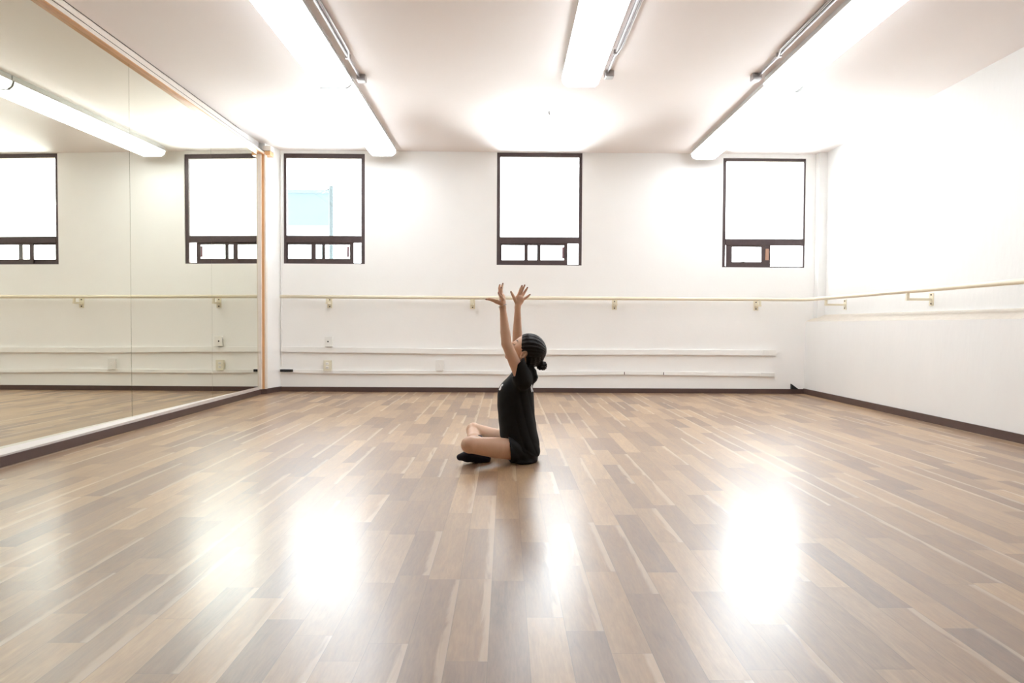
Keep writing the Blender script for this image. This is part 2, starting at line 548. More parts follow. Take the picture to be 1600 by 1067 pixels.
# ------------------------------------------------------------------ ceiling lights
def fixture_profile(wd, top, bot):
    h = wd / 2
    return [(-h, top), (-h, bot + 0.045), (-h + 0.045, bot), (h - 0.045, bot), (h, bot + 0.045), (h, top)]
def ceiling_light(xc, ya, yb, label, wd=0.30):
    e_ = empty('ceiling_light', (xc, (ya + yb) / 2, HC))
    tag(e_, label, 'light fixture', 'long ceiling light fixtures')
    zb = 2.680
    b = bmesh.new()
    box(b, xc - wd / 2 + 0.01, xc + wd / 2 - 0.01, ya, yb, HC - 0.05, HC)
    box(b, xc - wd / 2 - 0.004, xc + wd / 2 + 0.004, ya, yb, HC - 0.052, HC - 0.044)
    link('housing', b, HOUSE, e_)
    # diffuser with rounded ends
    b = bmesh.new()
    h = wd / 2
    secs = [(ya, 0.78), (ya + 0.012, 0.92), (ya + 0.04, 1.0), (yb - 0.04, 1.0), (yb - 0.012, 0.92), (yb, 0.78)]
    rings = []
    for (y, s) in secs:
        prof = [(-h, HC - 0.052), (-h * (0.98 * s + .02), zb + 0.048), (-h * 0.90 * s, zb + 0.020 + (1 - s) * .10), (-h * 0.70 * s, zb + (1 - s) * .16),
                (h * 0.70 * s, zb + (1 - s) * .16), (h * 0.90 * s, zb + 0.020 + (1 - s) * .10), (h * (0.98 * s + .02), zb + 0.048), (h, HC - 0.052)]
        rings.append([b.verts.new((xc + p_[0], y, p_[1])) for p_ in prof])
    n = len(rings[0])
    for A, B in zip(rings[:-1], rings[1:]):
        for k in range(n - 1):
            b.faces.new((A[k], A[k + 1], B[k + 1], B[k]))
        b.faces.new((A[n - 1], A[0], B[0], B[n - 1]))
    b.faces.new(rings[0]); b.faces.new(rings[-1][::-1])
    bmesh.ops.recalc_face_normals(b, faces=b.faces)
    dif = link('diffuser', b, LENS, e_, smooth=False)
    dif.data.materials.append(HOUSE)
    for p_ in dif.data.polygons:
        if abs(p_.normal.y) > 0.8:
            p_.material_index = 1
    for y in (ya - 0.002, yb - 0.006):
        b = bmesh.new()
        s = 1.012
        pr = [(-h, HC - 0.05), (-h * s, zb + 0.05), (-h * .93, zb + 0.018), (-h * .72, zb - .004), (h * .72, zb - .004), (h * .93, zb + .018), (h * s, zb + 0.05), (h, HC - 0.05)]
        prism(b, pr, (1, 0, 0), (0, 0, 1), (xc, y, 0), (xc, y + 0.008, 0))
        link('end_cap', b, CAPM, e_)
    return e_
LEN = 2.19
LX, CX, RX = -1.395, 0.585, 2.215
ceiling_light(LX, 5.545, 7.74, 'lit ceiling light in the left row, the far one ending at the back wall')
ceiling_light(LX, 3.335, 5.53, 'lit ceiling light in the left row, nearer one, cut off by the top edge')
ceiling_light(CX, 3.28, 5.47, 'lit white ceiling light standing alone in the middle, above the seated girl')
ceiling_light(RX + .03, 5.545, 7.78, 'lit ceiling light in the right row, far one ending above the right window')
ceiling_light(RX, 3.335, 5.53, 'lit ceiling light in the right row, nearer one, cut off by the top edge')

def conduit(xc, yend, side, label):
    e_ = empty('conduit', (xc, yend, HC))
    tag(e_, label, 'electrical conduit', 'steel conduits beside the ceiling lights')
    b = bmesh.new()
    tube(b, [(xc, 1.2, HC - 0.016), (xc, yend - 0.02, HC - 0.016)], 0.011, 10)
    link('pipe', b, STEEL, e_, True)
    b = bmesh.new()
    tube(b, [(xc + side * 0.026, 1.2, HC - 0.014), (xc + side * 0.026, yend - 0.5, HC - 0.014), (xc + side * 0.004, yend - 0.4, HC - 0.030)], 0.008, 10)
    link('pipe', b, STEEL, e_, True)
    for y in (yend - 0.42, yend - 1.5):
        b = bmesh.new()
        box(b, xc - 0.020, xc + 0.020, y, y + 0.022, HC - 0.032, HC, 0.003)
        link('clamp', b, STEEL, e_)
    b = bmesh.new()
    box(b, xc - 0.035 + side * .012, xc + 0.035 + side * .012, yend - 0.02, yend + 0.06, HC - 0.046, HC, 0.006)
    bx = link('junction_box', b, STEEL, e_)
    b = bmesh.new()
    box(b, xc - 0.028 + side * .012, xc + 0.028 + side * .012, yend - 0.012, yend + 0.052, HC - 0.050, HC - 0.046, 0.001)
    link('cover_plate', b, CAPM, bx)
conduit(-1.185, 5.55, 1, 'steel conduit with square junction box beside the left row of ceiling lights')
conduit(0.795, 5.42, 1, 'steel conduit with square junction box on the right side of the middle ceiling light')
conduit(1.995, 5.45, -1, 'steel conduit with round-edged junction box beside the right row of ceiling lights')
b = bmesh.new()
hk = atZ(858, 174, HC)
tube(b, [(hk.x, hk.y, HC), (hk.x, hk.y, HC - 0.02), (hk.x + 0.008, hk.y, HC - 0.03)], 0.004, 8)
tag(link('ceiling_hook', b, SCREW, None, True), 'tiny dark hook in the ceiling in front of the middle window', 'hook')

# ------------------------------------------------------------------ barre
BY, BX, BZ = D - 0.13, 3.479, 1.097
br = empty('ballet_barre', (0.5, BY, BZ))
tag(br, 'long cream ballet barre running along the back wall and bending onto the right wall', 'ballet barre')
b = bmesh.new()
pts = [(-2.575, BY, BZ), (2.9, BY, BZ)]
R_ = 0.14
for k in range(9):
    a = math.pi / 2 * k / 8
    pts.append((BX - R_ + R_ * math.sin(a), BY - R_ + R_ * math.cos(a), BZ))
pts += [(BX, 4.0, BZ), (BX, YB + .1, BZ)]
tube(b, pts, 0.020, 16)
link('barre_pipe', b, BARRE, br, True)
def bracket(P, n):
    """P: wall point below the barre, n: unit vector from wall to barre (horizontal)"""
    P = Vector(P); n = Vector(n); s = n.cross(Vector((0, 0, 1)))
    b = bmesh.new()
    def obox(a0, a1, s0, s1, z0, z1):
        hexa(b, [P + n * a + s * c + Vector((0, 0, z)) for z in (z0, z1) for a, c in ((a0, s0), (a1, s0), (a1, s1), (a0, s1))])
    obox(0, 0.006, -0.028, 0.028, -0.125, -0.015)
    w_ = (BX - XU) if abs(n.x) > .5 else 0.13
    w_ = abs(w_)
    obox(0.004, w_ + 0.012, -0.013, 0.013, -0.082, -0.062)
    obox(w_ - 0.010, w_ + 0.012, -0.010, 0.010, -0.066, -0.016)
    bk = link('bracket', b, BRKT, br)
    for dz in (-0.030, -0.108):
        b = bmesh.new()
        c = P + Vector((0, 0, dz)) + n * 0.004
        tube(b, [c, c + n * 0.006], 0.0075, 10)
        link('screw', b, SCREW, bk)
for px in (515.5, 738.5, 960, 1181):
    x = atY(px, 470, D).x
    bracket((x, D, BZ), (0, -1, 0))
for px in (1321, 1456, 1780):
    y = atX(px, 470, XU).y
    bracket((XU, y, BZ), (-1, 0, 0))

# ------------------------------------------------------------------ cable trunking on the back wall
def trunking(px_pts, hgt, dep, label, ticks=()):
    e_ = empty('cable_trunking', (0.2, D, atY(800, px_pts[0][1], D).z))
    tag(e_, label, 'cable trunking', 'white trunking along the back wall')
    b = bmesh.new()
    P = [atY(px, py, D) for px, py in px_pts]
    for A, B in zip(P[:-1], P[1:]):
        hexa(b, [(A.x, D, A.z), (A.x, D - dep, A.z), (B.x, D - dep, B.z), (B.x, D, B.z),
                 (A.x, D, A.z + hgt), (A.x, D - dep + .002, A.z + hgt), (B.x, D - dep + .002, B.z + hgt), (B.x, D, B.z + hgt)])
    link('trunking_body', b, TRUNK, e_)
    A = P[-1]
    mbox('trunking_end_cap', PLATE, (A.x - 0.16, A.x + 0.002, D - dep - .003, D, A.z - 0.001, A.z + hgt + .004), e_, 0.002)
    for px, py in ticks:
        t_ = atY(px, py, D)
        mbox('joint_clip', SCREW, (t_.x - .004, t_.x + .004, D - dep - .002, D, t_.z, t_.z + hgt * .8), e_)
trunking([(440, 549.5), (600, 551.3), (690, 552.8), (760, 553.3), (900, 554.2), (1060, 554.2), (1211, 555.3)], 0.060, 0.026, 'upper white cable trunking along the back wall, behind the seated girl')
trunking([(437, 581.5), (530, 583.5), (640, 583.8), (738, 584.0), (860, 586), (975, 585), (1036, 585.6), (1209, 587.8)], 0.040, 0.024, 'lower white cable trunking just above the dark baseboard', ((975, 585), (1036, 585.6)))
P = atY(438, 581, D)
q = atY(459, 577, D)
tag(mbox('cable_end', BLACK, (P.x + 0.01, q.x, D - 0.042, D - 0.0255, P.z + 0.004, q.z + 0.002), None, 0.003), 'short black plastic block on the lower trunking at the left corner', 'connector')

# outlets
def plate(px, py0, py1, m_, label, kind, dot):
    a = atY(px - 6.2, py1, D); c = atY(px + 6.2, py0, D)
    e_ = empty('wall_outlet' if kind != 'switch' else 'wall_switch', ((a.x + c.x) / 2, D, a.z))
    tag(e_, label, kind if kind != 'outlet' else 'outlet')
    mbox('back_box', m_, (a.x + .004, c.x - .004, D - 0.034, D, a.z + .004, c.z - .004), e_, 0.002)
    mbox('face_plate', m_, (a.x, c.x, D - 0.042, D - 0.033, a.z, c.z), e_, 0.003)
    mx_, mz = (a.x + c.x) / 2, (a.z + c.z) / 2
    if dot == 'hole':
        b = bmesh.new(); tube(b, [(mx_ - .008, D - .041, mz), (mx_ - .008, D - .044, mz)], 0.009, 12); link('socket_hole', b, BLACK, e_)
    elif dot == 'duplex':
        for dz in (-.022, .022):
            b = bmesh.new(); box(b, mx_ - .018, mx_ + .014, D - .045, D - .041, mz + dz - .014, mz + dz + .014, .003)
            s_ = link('socket', b, PLATE, e_)
            b = bmesh.new()
            box(b, mx_ - .011, mx_ - .008, D - .0458, D - .0448, mz + dz - .006, mz + dz + .006)
            box(b, mx_ + .003, mx_ + .006, D - .0458, D - .0448, mz + dz - .006, mz + dz + .006)
            link('slot', b, SCREW, s_)
    else:
        mbox('rocker', PLATE, (mx_ - .010, mx_ + .010, D - .047, D - .041, mz - .018, mz + .018), e_, .002)
plate(515, 525.5, 541.5, PLATE, 'white square outlet with one dark hole, above the upper trunking', 'outlet', 'hole')
plate(513, 562.5, 579, IVORY, 'ivory double outlet between the two trunkings, below the barre bracket', 'outlet', 'duplex')
plate(687.5, 562, 579, PLATE, 'plain white cover plate between the trunkings, left of the girl', 'switch', 'rocker')

# door wedge on the right end of the back baseboard
b = bmesh.new()
c0 = atY(1235, 603, D)
prism(b, [(0, 0), (0.085, 0), (0, 0.062)], (1, 0, 0), (0, 0, 1), (c0.x, D - 0.03, 0.055), (c0.x, D, 0.055))
tag(link('rubber_wedge', b, BLACK), 'small black rubber wedge on the baseboard at the right end of the back wall', 'wedge')

# ------------------------------------------------------------------ outside
b = bmesh.new()
p0 = atY(380, 301, 18.0); p1 = atY(514, 301, 18.0)
zl = atY(450, 352, 18).z
box(b, p0.x, p1.x, 18, 18.5, zl, p0.z)
box(b, p0.x - .05, p1.x + .05, 17.95, 18.55, p0.z, p0.z + .08)
nb = tag(link('neighbouring_building', b, BLUEB), 'pale blue building seen through the left window', 'building')
mbox('ground_floor_wall', mat('pale_render', (0.30, 0.33, 0.33), 0.9), (p0.x + .1, p1.x - .1, 18.15, 18.5, -0.4, zl), nb)
mbox('window_ledge', POLE, (p0.x + .6, p1.x - .4, 18.0, 18.15, zl - 1.05, zl - .98), nb)
pl = atY(517.5, 400, 8.7)
e_ = empty('outdoor_post', (pl.x, pl.y, 0))
tag(e_, 'slim grey-green post standing outside the left window', 'post')
b = bmesh.new(); tz = atY(517, 291, 8.7).z
tube(b, [(pl.x, pl.y, 0), (pl.x, pl.y, tz)], 0.030, 12); link('pole', b, POLE, e_, True)
b = bmesh.new(); tube(b, [(pl.x, pl.y, tz - .03), (pl.x - .06, pl.y, tz - .05), (pl.x - .11, pl.y, tz - .09)], 0.008, 8); link('arm', b, POLE, e_, True)
b = bmesh.new()
a = atY(700, 274.2, 13); c = atY(866, 274.8, 13)
tube(b, [a, (a + c) / 2 - Vector((0, 0, .02)), c], 0.006, 6)
tag(link('overhead_cable', b, CABLE), 'thin overhead cable outside the middle window', 'cable')
# leafy branch seen through the low pane of the right window
tr = empty('young_tree', (3.2, 9.6, 0))
tag(tr, 'sparse young tree outside, showing in the low pane of the right window', 'tree')
b = bmesh.new()
tb = atY(1168, 412, 9.6)
tube(b, [(tb.x, 9.6, 0), (tb.x + .02, 9.6, 1.0), (tb.x, 9.6, 1.68)], [0.02, 0.014, 0.006], 8)
for k in range(10):
    zz = 1.45 + k * 0.026
    an = k * 2.4
    tube(b, [(tb.x, 9.6, zz), (tb.x + .13 * math.cos(an), 9.6 + .13 * math.sin(an), zz + .03)], 0.003, 5)
link('trunk', b, CABLE, tr, True)
b = bmesh.new()
rg = random.Random(3)
for k in range(60):
    an = rg.uniform(0, 6.28); r_ = rg.uniform(.04, .19)
    c = Vector((tb.x + r_ * math.cos(an), 9.6 + r_ * math.sin(an), rg.uniform(1.5, 1.74)))
    d = Vector((rg.uniform(-1, 1), rg.uniform(-1, 1), rg.uniform(-.6, .6))).normalized() * 0.016
    s = d.cross(Vector((rg.uniform(-1, 1), rg.uniform(-1, 1), 1))).normalized() * 0.006
    v = [b.verts.new(q_) for q_ in (c - d, c + s, c + d, c - s)]
    b.faces.new(v)
link('leaves', b, GREEN, tr)

#PERSON
# ------------------------------------------------------------------ the seated girl
class Field:
    """signed distance grid that primitives are blended into"""
    def __init__(self, lo, hi, h):
        self.h = h
        self.lo = np.array(lo, float)
        n = np.ceil((np.array(hi) - self.lo) / h).astype(int) + 1
        self.n = n
        self.d = np.full(n, 0.08, np.float32)
    def sub(self, lo, hi, pad):
        a = np.clip(np.floor((np.array(lo) - pad - self.lo) / self.h).astype(int), 0, self.n - 1)
        b_ = np.clip(np.ceil((np.array(hi) + pad - self.lo) / self.h).astype(int) + 1, 1, self.n)
        g = [self.lo[i] + self.h * np.arange(a[i], b_[i]) for i in range(3)]
        X, Y, Z = np.meshgrid(*g, indexing='ij')
        return (slice(a[0], b_[0]), slice(a[1], b_[1]), slice(a[2], b_[2])), X.astype(np.float32), Y.astype(np.float32), Z.astype(np.float32)
    def blend(self, s, e, k, cut=False):
        D_ = self.d[s]
        if cut:
            h_ = np.clip(0.5 - 0.5 * (D_ + e) / max(k, 1e-6), 0, 1)
            self.d[s] = D_ * (1 - h_) - e * h_ + k * h_ * (1 - h_)
        else:
            h_ = np.clip(0.5 + 0.5 * (D_ - e) / max(k, 1e-6), 0, 1)
            self.d[s] = D_ * (1 - h_) + e * h_ - k * h_ * (1 - h_)
    def cone(self, A, B, ra, rb, k=0.01, cut=False):
        A = np.array(A, float); B = np.array(B, float)
        r = max(ra, rb)
        s, X, Y, Z = self.sub(np.minimum(A, B) - r, np.maximum(A, B) + r, 2.2 * k + 0.012)
        ab = B - A
        L2 = ab @ ab + 1e-12
        t_ = ((X - A[0]) * ab[0] + (Y - A[1]) * ab[1] + (Z - A[2]) * ab[2]) / L2
        t_ = np.clip(t_, 0, 1)
        d = np.sqrt((X - A[0] - t_ * ab[0]) ** 2 + (Y - A[1] - t_ * ab[1]) ** 2 + (Z - A[2] - t_ * ab[2]) ** 2)
        self.blend(s, d - (ra + (rb - ra) * t_), k, cut)
    def ell(self, C, R, M=None, k=0.01, cut=False):
        C = np.array(C, float); R = np.array(R, float)
        M = np.eye(3) if M is None else np.array(M)      # rows: local axes
        r = R.max()
        s, X, Y, Z = self.sub(C - r, C + r, 2.2 * k + 0.012)
        P = np.stack([X - C[0], Y - C[1], Z - C[2]], -1) @ M.T.astype(np.float32)
        q = P / R.astype(np.float32)
        k0 = np.sqrt((q ** 2).sum(-1)) + 1e-9
        k1 = np.sqrt(((q / R.astype(np.float32)) ** 2).sum(-1)) + 1e-9
        self.blend(s, k0 * (k0 - 1) / k1, k, cut)
    def plane_cut(self, P, n, lo=None, hi=None):
        """removes what lies on the +n side of the plane (within a box)"""
        lo = self.lo if lo is None else lo
        hi = self.lo + self.h * self.n if hi is None else hi
        s, X, Y, Z = self.sub(lo, hi, 0)
        n = np.array(n, float); n = n / np.linalg.norm(n)
        e = (X - P[0]) * n[0] + (Y - P[1]) * n[1] + (Z - P[2]) * n[2]
        self.d[s] = np.maximum(self.d[s], e)
    def loft(self, rows, k=.01):
        # rows: (z, x_front, x_back, half width in y), ordered from low to high, centred on y
        rows = sorted(rows)
        z_ = np.array([r[0] for r in rows])
        lo = [min(r[1] for r in rows), rows[0][4] - .17, z_[0] - .02]
        hi = [max(r[2] for r in rows), rows[0][4] + .17, z_[-1] + .02]
        s, X, Y, Z = self.sub(lo, hi, 2.2 * k + .012)
        zz = np.linspace(z_[0], z_[-1], 200)
        ker = np.hanning(31); ker /= ker.sum()
        def sm(v):
            w_ = np.interp(zz, z_, v)
            w_ = np.convolve(np.pad(w_, 15, mode='edge'), ker, mode='valid')
            return np.interp(Z, zz, w_)
        x0, x1, hy = sm([r[1] for r in rows]), sm([r[2] for r in rows]), sm([r[3] for r in rows])
        rx_ = (x1 - x0) / 2
        q = (np.abs((X - (x0 + x1) / 2) / rx_) ** 2.3 + np.abs((Y - rows[0][4]) / hy) ** 2.3) ** (1 / 2.3)
        e = (q - 1) * rx_
        e = np.maximum(e, np.maximum(z_[0] - Z, Z - z_[-1]))
        self.blend(s, e.astype(np.float32), k)
    def displace(self, fn, band=0.02):
        X, Y, Z = np.meshgrid(*[self.lo[i] + self.h * np.arange(self.n[i]) for i in range(3)], indexing='ij')
        self.d = (self.d + fn(X, Y, Z)).astype(np.float32)
    def mesh(self):
        d = self.d
        ins = d < 0
        nx, ny, nz = d.shape
        idx = -np.ones((nx - 1, ny - 1, nz - 1), np.int32)
        cnt = np.zeros((nx - 1, ny - 1, nz - 1), np.int8)
        for i in (0, 1):
            for j in (0, 1):
                for k in (0, 1):
                    cnt += ins[i:nx - 1 + i, j:ny - 1 + j, k:nz - 1 + k]
        act = (cnt > 0) & (cnt < 8)
        cells = np.argwhere(act)
        idx[act] = np.arange(len(cells))
        acc = np.zeros((len(cells), 3)); num = np.zeros(len(cells))
        c = cells
        corners = [(i, j, k) for i in (0, 1) for j in (0, 1) for k in (0, 1)]
        val = {q: d[c[:, 0] + q[0], c[:, 1] + q[1], c[:, 2] + q[2]].astype(float) for q in corners}
        for p_ in corners:
            for ax in range(3):
                if p_[ax] == 0:
                    q = list(p_); q[ax] = 1; q = tuple(q)
                    a, b_ = val[p_], val[q]
                    x = (a < 0) != (b_ < 0)
                    t_ = np.where(x, a / np.where(x, a - b_, 1), 0)
                    pos = np.array(p_, float)[None, :].repeat(len(c), 0)
                    pos[:, ax] += t_
                    acc[x] += pos[x]; num[x] += 1
        V = (c + acc / num[:, None]) * self.h + self.lo
        faces = []
        for ax in range(3):
            a1, a2 = [(1, 2), (2, 0), (0, 1)][ax]
            sl0 = [slice(None)] * 3; sl1 = [slice(None)] * 3
            sl0[ax] = slice(0, -1); sl1[ax] = slice(1, None)
            A, B = ins[tuple(sl0)], ins[tuple(sl1)]
            e = np.argwhere(A != B)
            e = e[(e[:, a1] > 0) & (e[:, a2] > 0) & (e[:, a1] < d.shape[a1] - 1) & (e[:, a2] < d.shape[a2] - 1)]
            flip = ~A[e[:, 0], e[:, 1], e[:, 2]]
            def at(o1, o2):
                q = e.copy(); q[:, a1] -= o1; q[:, a2] -= o2
                return idx[q[:, 0], q[:, 1], q[:, 2]]
            Q = np.stack([at(1, 1), at(0, 1), at(0, 0), at(1, 0)], 1)
            Q[flip] = Q[flip][:, ::-1]
            faces.append(Q)
        return V, np.concatenate(faces)
    def build(self, name, m_, parent, smooth_it=2):
        V, F_ = self.mesh()
        me = bpy.data.meshes.new(name)
        me.from_pydata(V.tolist(), [], F_.tolist())
        me.materials.append(m_)
        b = bmesh.new(); b.from_mesh(me)
        for _ in range(smooth_it):
            bmesh.ops.smooth_vert(b, verts=b.verts, factor=0.5, use_axis_x=True, use_axis_y=True, use_axis_z=True)
        bmesh.ops.recalc_face_normals(b, faces=b.faces)
        b.to_mesh(me); b.free()
        for p_ in me.polygons: p_.use_smooth = True
        o = bpy.data.objects.new(name, me)
        COL.objects.link(o)
        if parent:
            o.parent = parent
            o.matrix_parent_inverse = parent.matrix_world.inverted()
        return o

SKIN = mat('skin', (0.66, 0.41, 0.275), 0.5, noise=0.06, nscale=14, sss=0.15)
CLOTH = mat('black_cotton', (0.0075, 0.0068, 0.0062), 0.85, spec=0.25, noise=0.25, nscale=30, bump=0.2, bscale=300)
SHORT = mat('black_jersey', (0.006, 0.0055, 0.006), 0.7, spec=0.3, noise=0.25, nscale=30, bump=0.2, bscale=300)
SOCK = mat('dark_navy_knit', (0.013, 0.010, 0.020), 0.85, noise=0.3, nscale=60, bump=0.5, bscale=400)
HAIR = mat('dark_brown_hair', (0.0075, 0.0052, 0.0045), 0.42, spec=0.25, noise=0.4, nscale=90, bump=0.6, bscale=120, stretch=(0.35, 1, 1))
LIP = mat('lip', (0.45, 0.17, 0.14), 0.45)
BROW = mat('brow', (0.03, 0.018, 0.014), 0.7)
PRINT = mat('white_print', (0.82, 0.82, 0.82), 0.6)
BEAD = mat('silver_bead', (0.80, 0.78, 0.76), 0.25, 0.4)
RED = mat('red_cord', (0.35, 0.03, 0.035), 0.6)
NAIL = mat('mauve_nail', (0.26, 0.14, 0.15), 0.3)

W_ = lambda px, py, Y: np.array(atY(px, py, Y))
PX = 3.9 / FPX       # metres per pixel near the girl

# the girl's joints
NS = W_(814, 590, 3.845); FS = W_(816, 586, 4.075)          # shoulders
NE = W_(791.5, 537, 3.835); FE = W_(808, 537, 4.10)         # elbows
NW = W_(785.5, 481, 3.85); FW = W_(808.8, 480, 4.07)        # wrists
NH = W_(817, 704, 3.885); FH = W_(815, 700, 4.035)          # hips
NK = W_(733.5, 695, 3.70); FK = W_(740, 672, 4.21)          # knees
NA = W_(748, 688, 4.08); FA = W_(742, 712, 3.88)            # ankles
CH = W_(827.5, 545.5, 3.96)                                 # skull centre
ang = math.radians(38)
Fh = np.array([-math.cos(ang), 0, math.sin(ang)])           # where the face looks
Uh = np.array([math.sin(ang), 0, math.cos(ang)])            # top of the head
Lh = np.array([0, -1.0, 0])                                 # towards the camera
MH = np.array([Fh, Lh, Uh])
def hd(f, l, u):
    return CH + Fh * f + Lh * l + Uh * u

root_loc = Vector((0.05, 3.95, 0.0))
body = Field((-0.32, 3.58, -0.01), (0.26, 4.42, 1.07), 0.0034)

def arm(Sh, El, Wr, k):
    body.cone(Sh, Sh + (El - Sh) * .45, .034, .033, .01)
    body.cone(Sh + (El - Sh) * .45, El, .033, .0290, .003)
    mid = El + (Wr - El) * .32
    body.cone(El, mid, .0290, .0280, .005)
    body.cone(mid, El + (Wr - El) * .7, .0280, .0215, .003)
    body.cone(El + (Wr - El) * .7, Wr, .0215, .0172, .003)
# torso, neck
pel = (NH + FH) / 2
body.ell(pel + np.array([0, 0, .02]), (.070, .12, .062), k=.02)
body.ell(W_(808, 655, 3.96), (.070, .098, .12), k=.03)
body.ell(W_(808, 614, 3.96), (.070, .098, .095), k=.03)
body.cone(NS, FS, .034, .034, .02)
body.cone(W_(818, 590, 3.96), hd(-.018, 0, -.062), .046, .040, .02)
arm(NS, NE, NW, 1)
arm(FS, FE, FW, -1)
# legs
def leg(Hp, Kn, An):
    body.cone(Hp, Hp + (Kn - Hp) * .5, .058, .0585, .01)
    body.cone(Hp + (Kn - Hp) * .5, Kn, .0585, .043, .003)
    body.ell(Kn, (.0455, .0455, .0455), k=.006)
    mid = Kn + (An - Kn) * .4
    body.cone(Kn, mid, .040, .042, .010)
    body.cone(mid, An, .042, .027, .010)
leg(NH, NK, NA)
leg(FH, FK, FA)
NT = W_(778, 700, 4.20); FT = W_(719, 714, 3.80)
def foot(F_, An, To, heel, grow=0.0):
    F_.cone(An, heel, .026 + grow, .026 + grow, .012)
    F_.cone(heel, An * .45 + To * .55, .026 + grow, .025 + grow, .012)
    F_.cone(An * .45 + To * .55, To, .025 + grow, .015 + grow, .012)
FHl = W_(758, 716, 3.89); NHl = W_(742, 694, 4.15)
foot(body, FA, FT, FHl); foot(body, NA, NT, NHl)

# head
body.ell(CH, (.088, .070, .083), MH, k=.005)
body.ell(hd(.030, 0, -.022), (.062, .060, .070), MH, k=.02)
body.ell(hd(.044, 0, -.078), (.044, .045, .046), MH, k=.02)
body.ell(hd(.072, 0, -.113), (.018, .020, .015), MH, k=.015)      # chin
for s in (-1, 1):
    body.ell(hd(.062, s * .034, -.040), (.020, .020, .020), MH, k=.015)   # cheek
    body.ell(hd(.0865, s * .028, -.026), (.010, .014, .008), MH, k=.008, cut=True)  # eye socket
    body.ell(hd(.082, s * .029, -.026), (.011, .0125, .0105), MH, k=.003)       # eyelid
body.cone(hd(.086, 0, -.010), hd(.108, 0, -.056), .006, .0095, .008)          # nose
for s in (-1, 1):
    body.ell(hd(.099, s * .009, -.060), (.007, .0055, .0055), MH, k=.005)
body.ell(hd(.090, 0, -.082), (.009, .018, .006), MH, k=.006)               # mouth
body.ell(hd(.088, 0, -.091), (.009, .015, .006), MH, k=.006)
# ears
for s in (-1, 1):
    e0 = hd(.009, s * .066, -.048)
    Me = np.array([Fh * .96 + Lh * s * .28, Lh * s * .96 - Fh * .28, Uh])
    body.ell(e0, (.0165, .0095, .029), Me, k=.003)
    body.ell(e0 + Lh * s * .0085 + Fh * .003 + Uh * .002, (.0105, .0115, .0185), Me, k=.003, cut=True)
    body.ell(e0 + Lh * s * .002 + Fh * .012 - Uh * .002, (.004, .006, .007), Me, k=.003)

# hands: five fingers each, spread
def fingers(F_, lst, Y0):
    tips = []
    for pts, rs in lst:
        P_ = [W_(*q) for q in pts]
        for i in range(len(P_) - 1):
            F_.cone(P_[i], P_[i + 1], rs[i], rs[i + 1], .003)
        tips.append((P_[-2], P_[-1], rs[-1]))
    return tips
fr = (.0086, .0077, .0068, .0056)
# near hand: palm towards the far side, seen on its edge
body.cone(NW, W_(785.5, 473, 3.845), .0175, .017, .008)
body.ell(W_(784.6, 467.5, 3.845), (.0185, .030, .034), k=.010)
body.cone(W_(784, 474, 3.825), W_(775, 471, 3.812), .014, .011, .008)
near_tips = fingers(body, [
    ([(776, 471, 3.812), (770, 468.8, 3.805), (764.5, 467.3, 3.80), (759.5, 467.5, 3.80)], (.0125, .0098, .0080, .0060)),
    ([(783, 464, 3.868), (780.6, 456.5, 3.873), (780.2, 450.5, 3.876), (781.0, 445.2, 3.878)], fr),
    ([(784.5, 463, 3.85), (783.4, 455.5, 3.852), (784.0, 448.8, 3.855), (785.8, 443, 3.858)], fr),
    ([(785, 464, 3.832), (782.5, 459, 3.823), (782.6, 453.5, 3.82), (783.4, 449, 3.818)], fr),
    ([(786, 467, 3.818), (782.8, 463.5, 3.802), (780.2, 460.3, 3.795), (778.7, 457.3, 3.79)], (.0085, .0076, .0068, .0056)),
], 3.84)
# far hand: back of the hand towards the camera, fingers fanned
body.cone(FW, W_(809.4, 474, 4.07), .0175, .019, .008)
body.ell(W_(811, 468.5, 4.07), (.030, .0155, .031), k=.010)
far_tips = fingers(body, [
    ([(806, 471, 4.062), (803.2, 465.3, 4.055), (800.8, 460.3, 4.05), (798.4, 455.8, 4.05)], (.0115, .0095, .0080, .0060)),
    ([(808.6, 464, 4.07), (811.1, 457.5, 4.068), (813.4, 451.5, 4.066), (815.8, 446.2, 4.062)], fr),
    ([(811.8, 463, 4.072), (814.8, 456.3, 4.073), (817.4, 450.4, 4.074), (819.9, 445.4, 4.074)], fr),
    ([(814.8, 464.3, 4.073), (818.3, 458.8, 4.078), (821.4, 453.6, 4.080), (824.2, 449.2, 4.080)], fr),
    ([(815.6, 469.3, 4.073), (820.2, 466.2, 4.076), (824.4, 463.3, 4.078), (828.2, 460.2, 4.078)], (.0085, .0076, .0068, .0056)),
], 4.07)
girl = body.build('person', SKIN, None, 1)
girl.data.transform(Matrix.Translation(-root_loc))
girl.location = root_loc
girl.matrix_world = Matrix.Translation(root_loc)
tag(girl, 'girl in black T-shirt and shorts sitting cross-legged on the floor, both arms raised', 'person')

# T-shirt
sh = Field((-0.16, 3.72, 0.0), (0.24, 4.20, 0.66), 0.0036)
rows = []
for py, x0, x1, hy in ((576, 805, 827, .060), (583, 799, 828, .080), (590, 793, 829, .095), (597, 785, 831, .110), (603, 780.5, 832, .120), (612, 777.5, 833, .126), (625, 776.8, 834, .131),
                       (636, 777.2, 834.3, .134), (650, 778.5, 835.5, .138), (667, 780, 838.5, .143), (681, 781.5, 841, .148),
                       (695, 784, 843, .154), (706, 788, 843, .155), (714, 795, 841, .150), (720, 803, 836, .135)):
    A_, B_ = W_(x0, py, 3.96), W_(x1, py, 3.96)
    rows.append((A_[2], A_[0], B_[0], hy, 3.96))
sh.loft(rows, .02)
sh.cone(W_(817, 588, 3.87), W_(818, 586, 4.06), .050, .048, .03)     # yoke
sh.cone(W_(823, 588, 3.96), W_(820, 570, 3.96), .058, .050, .02)     # collar
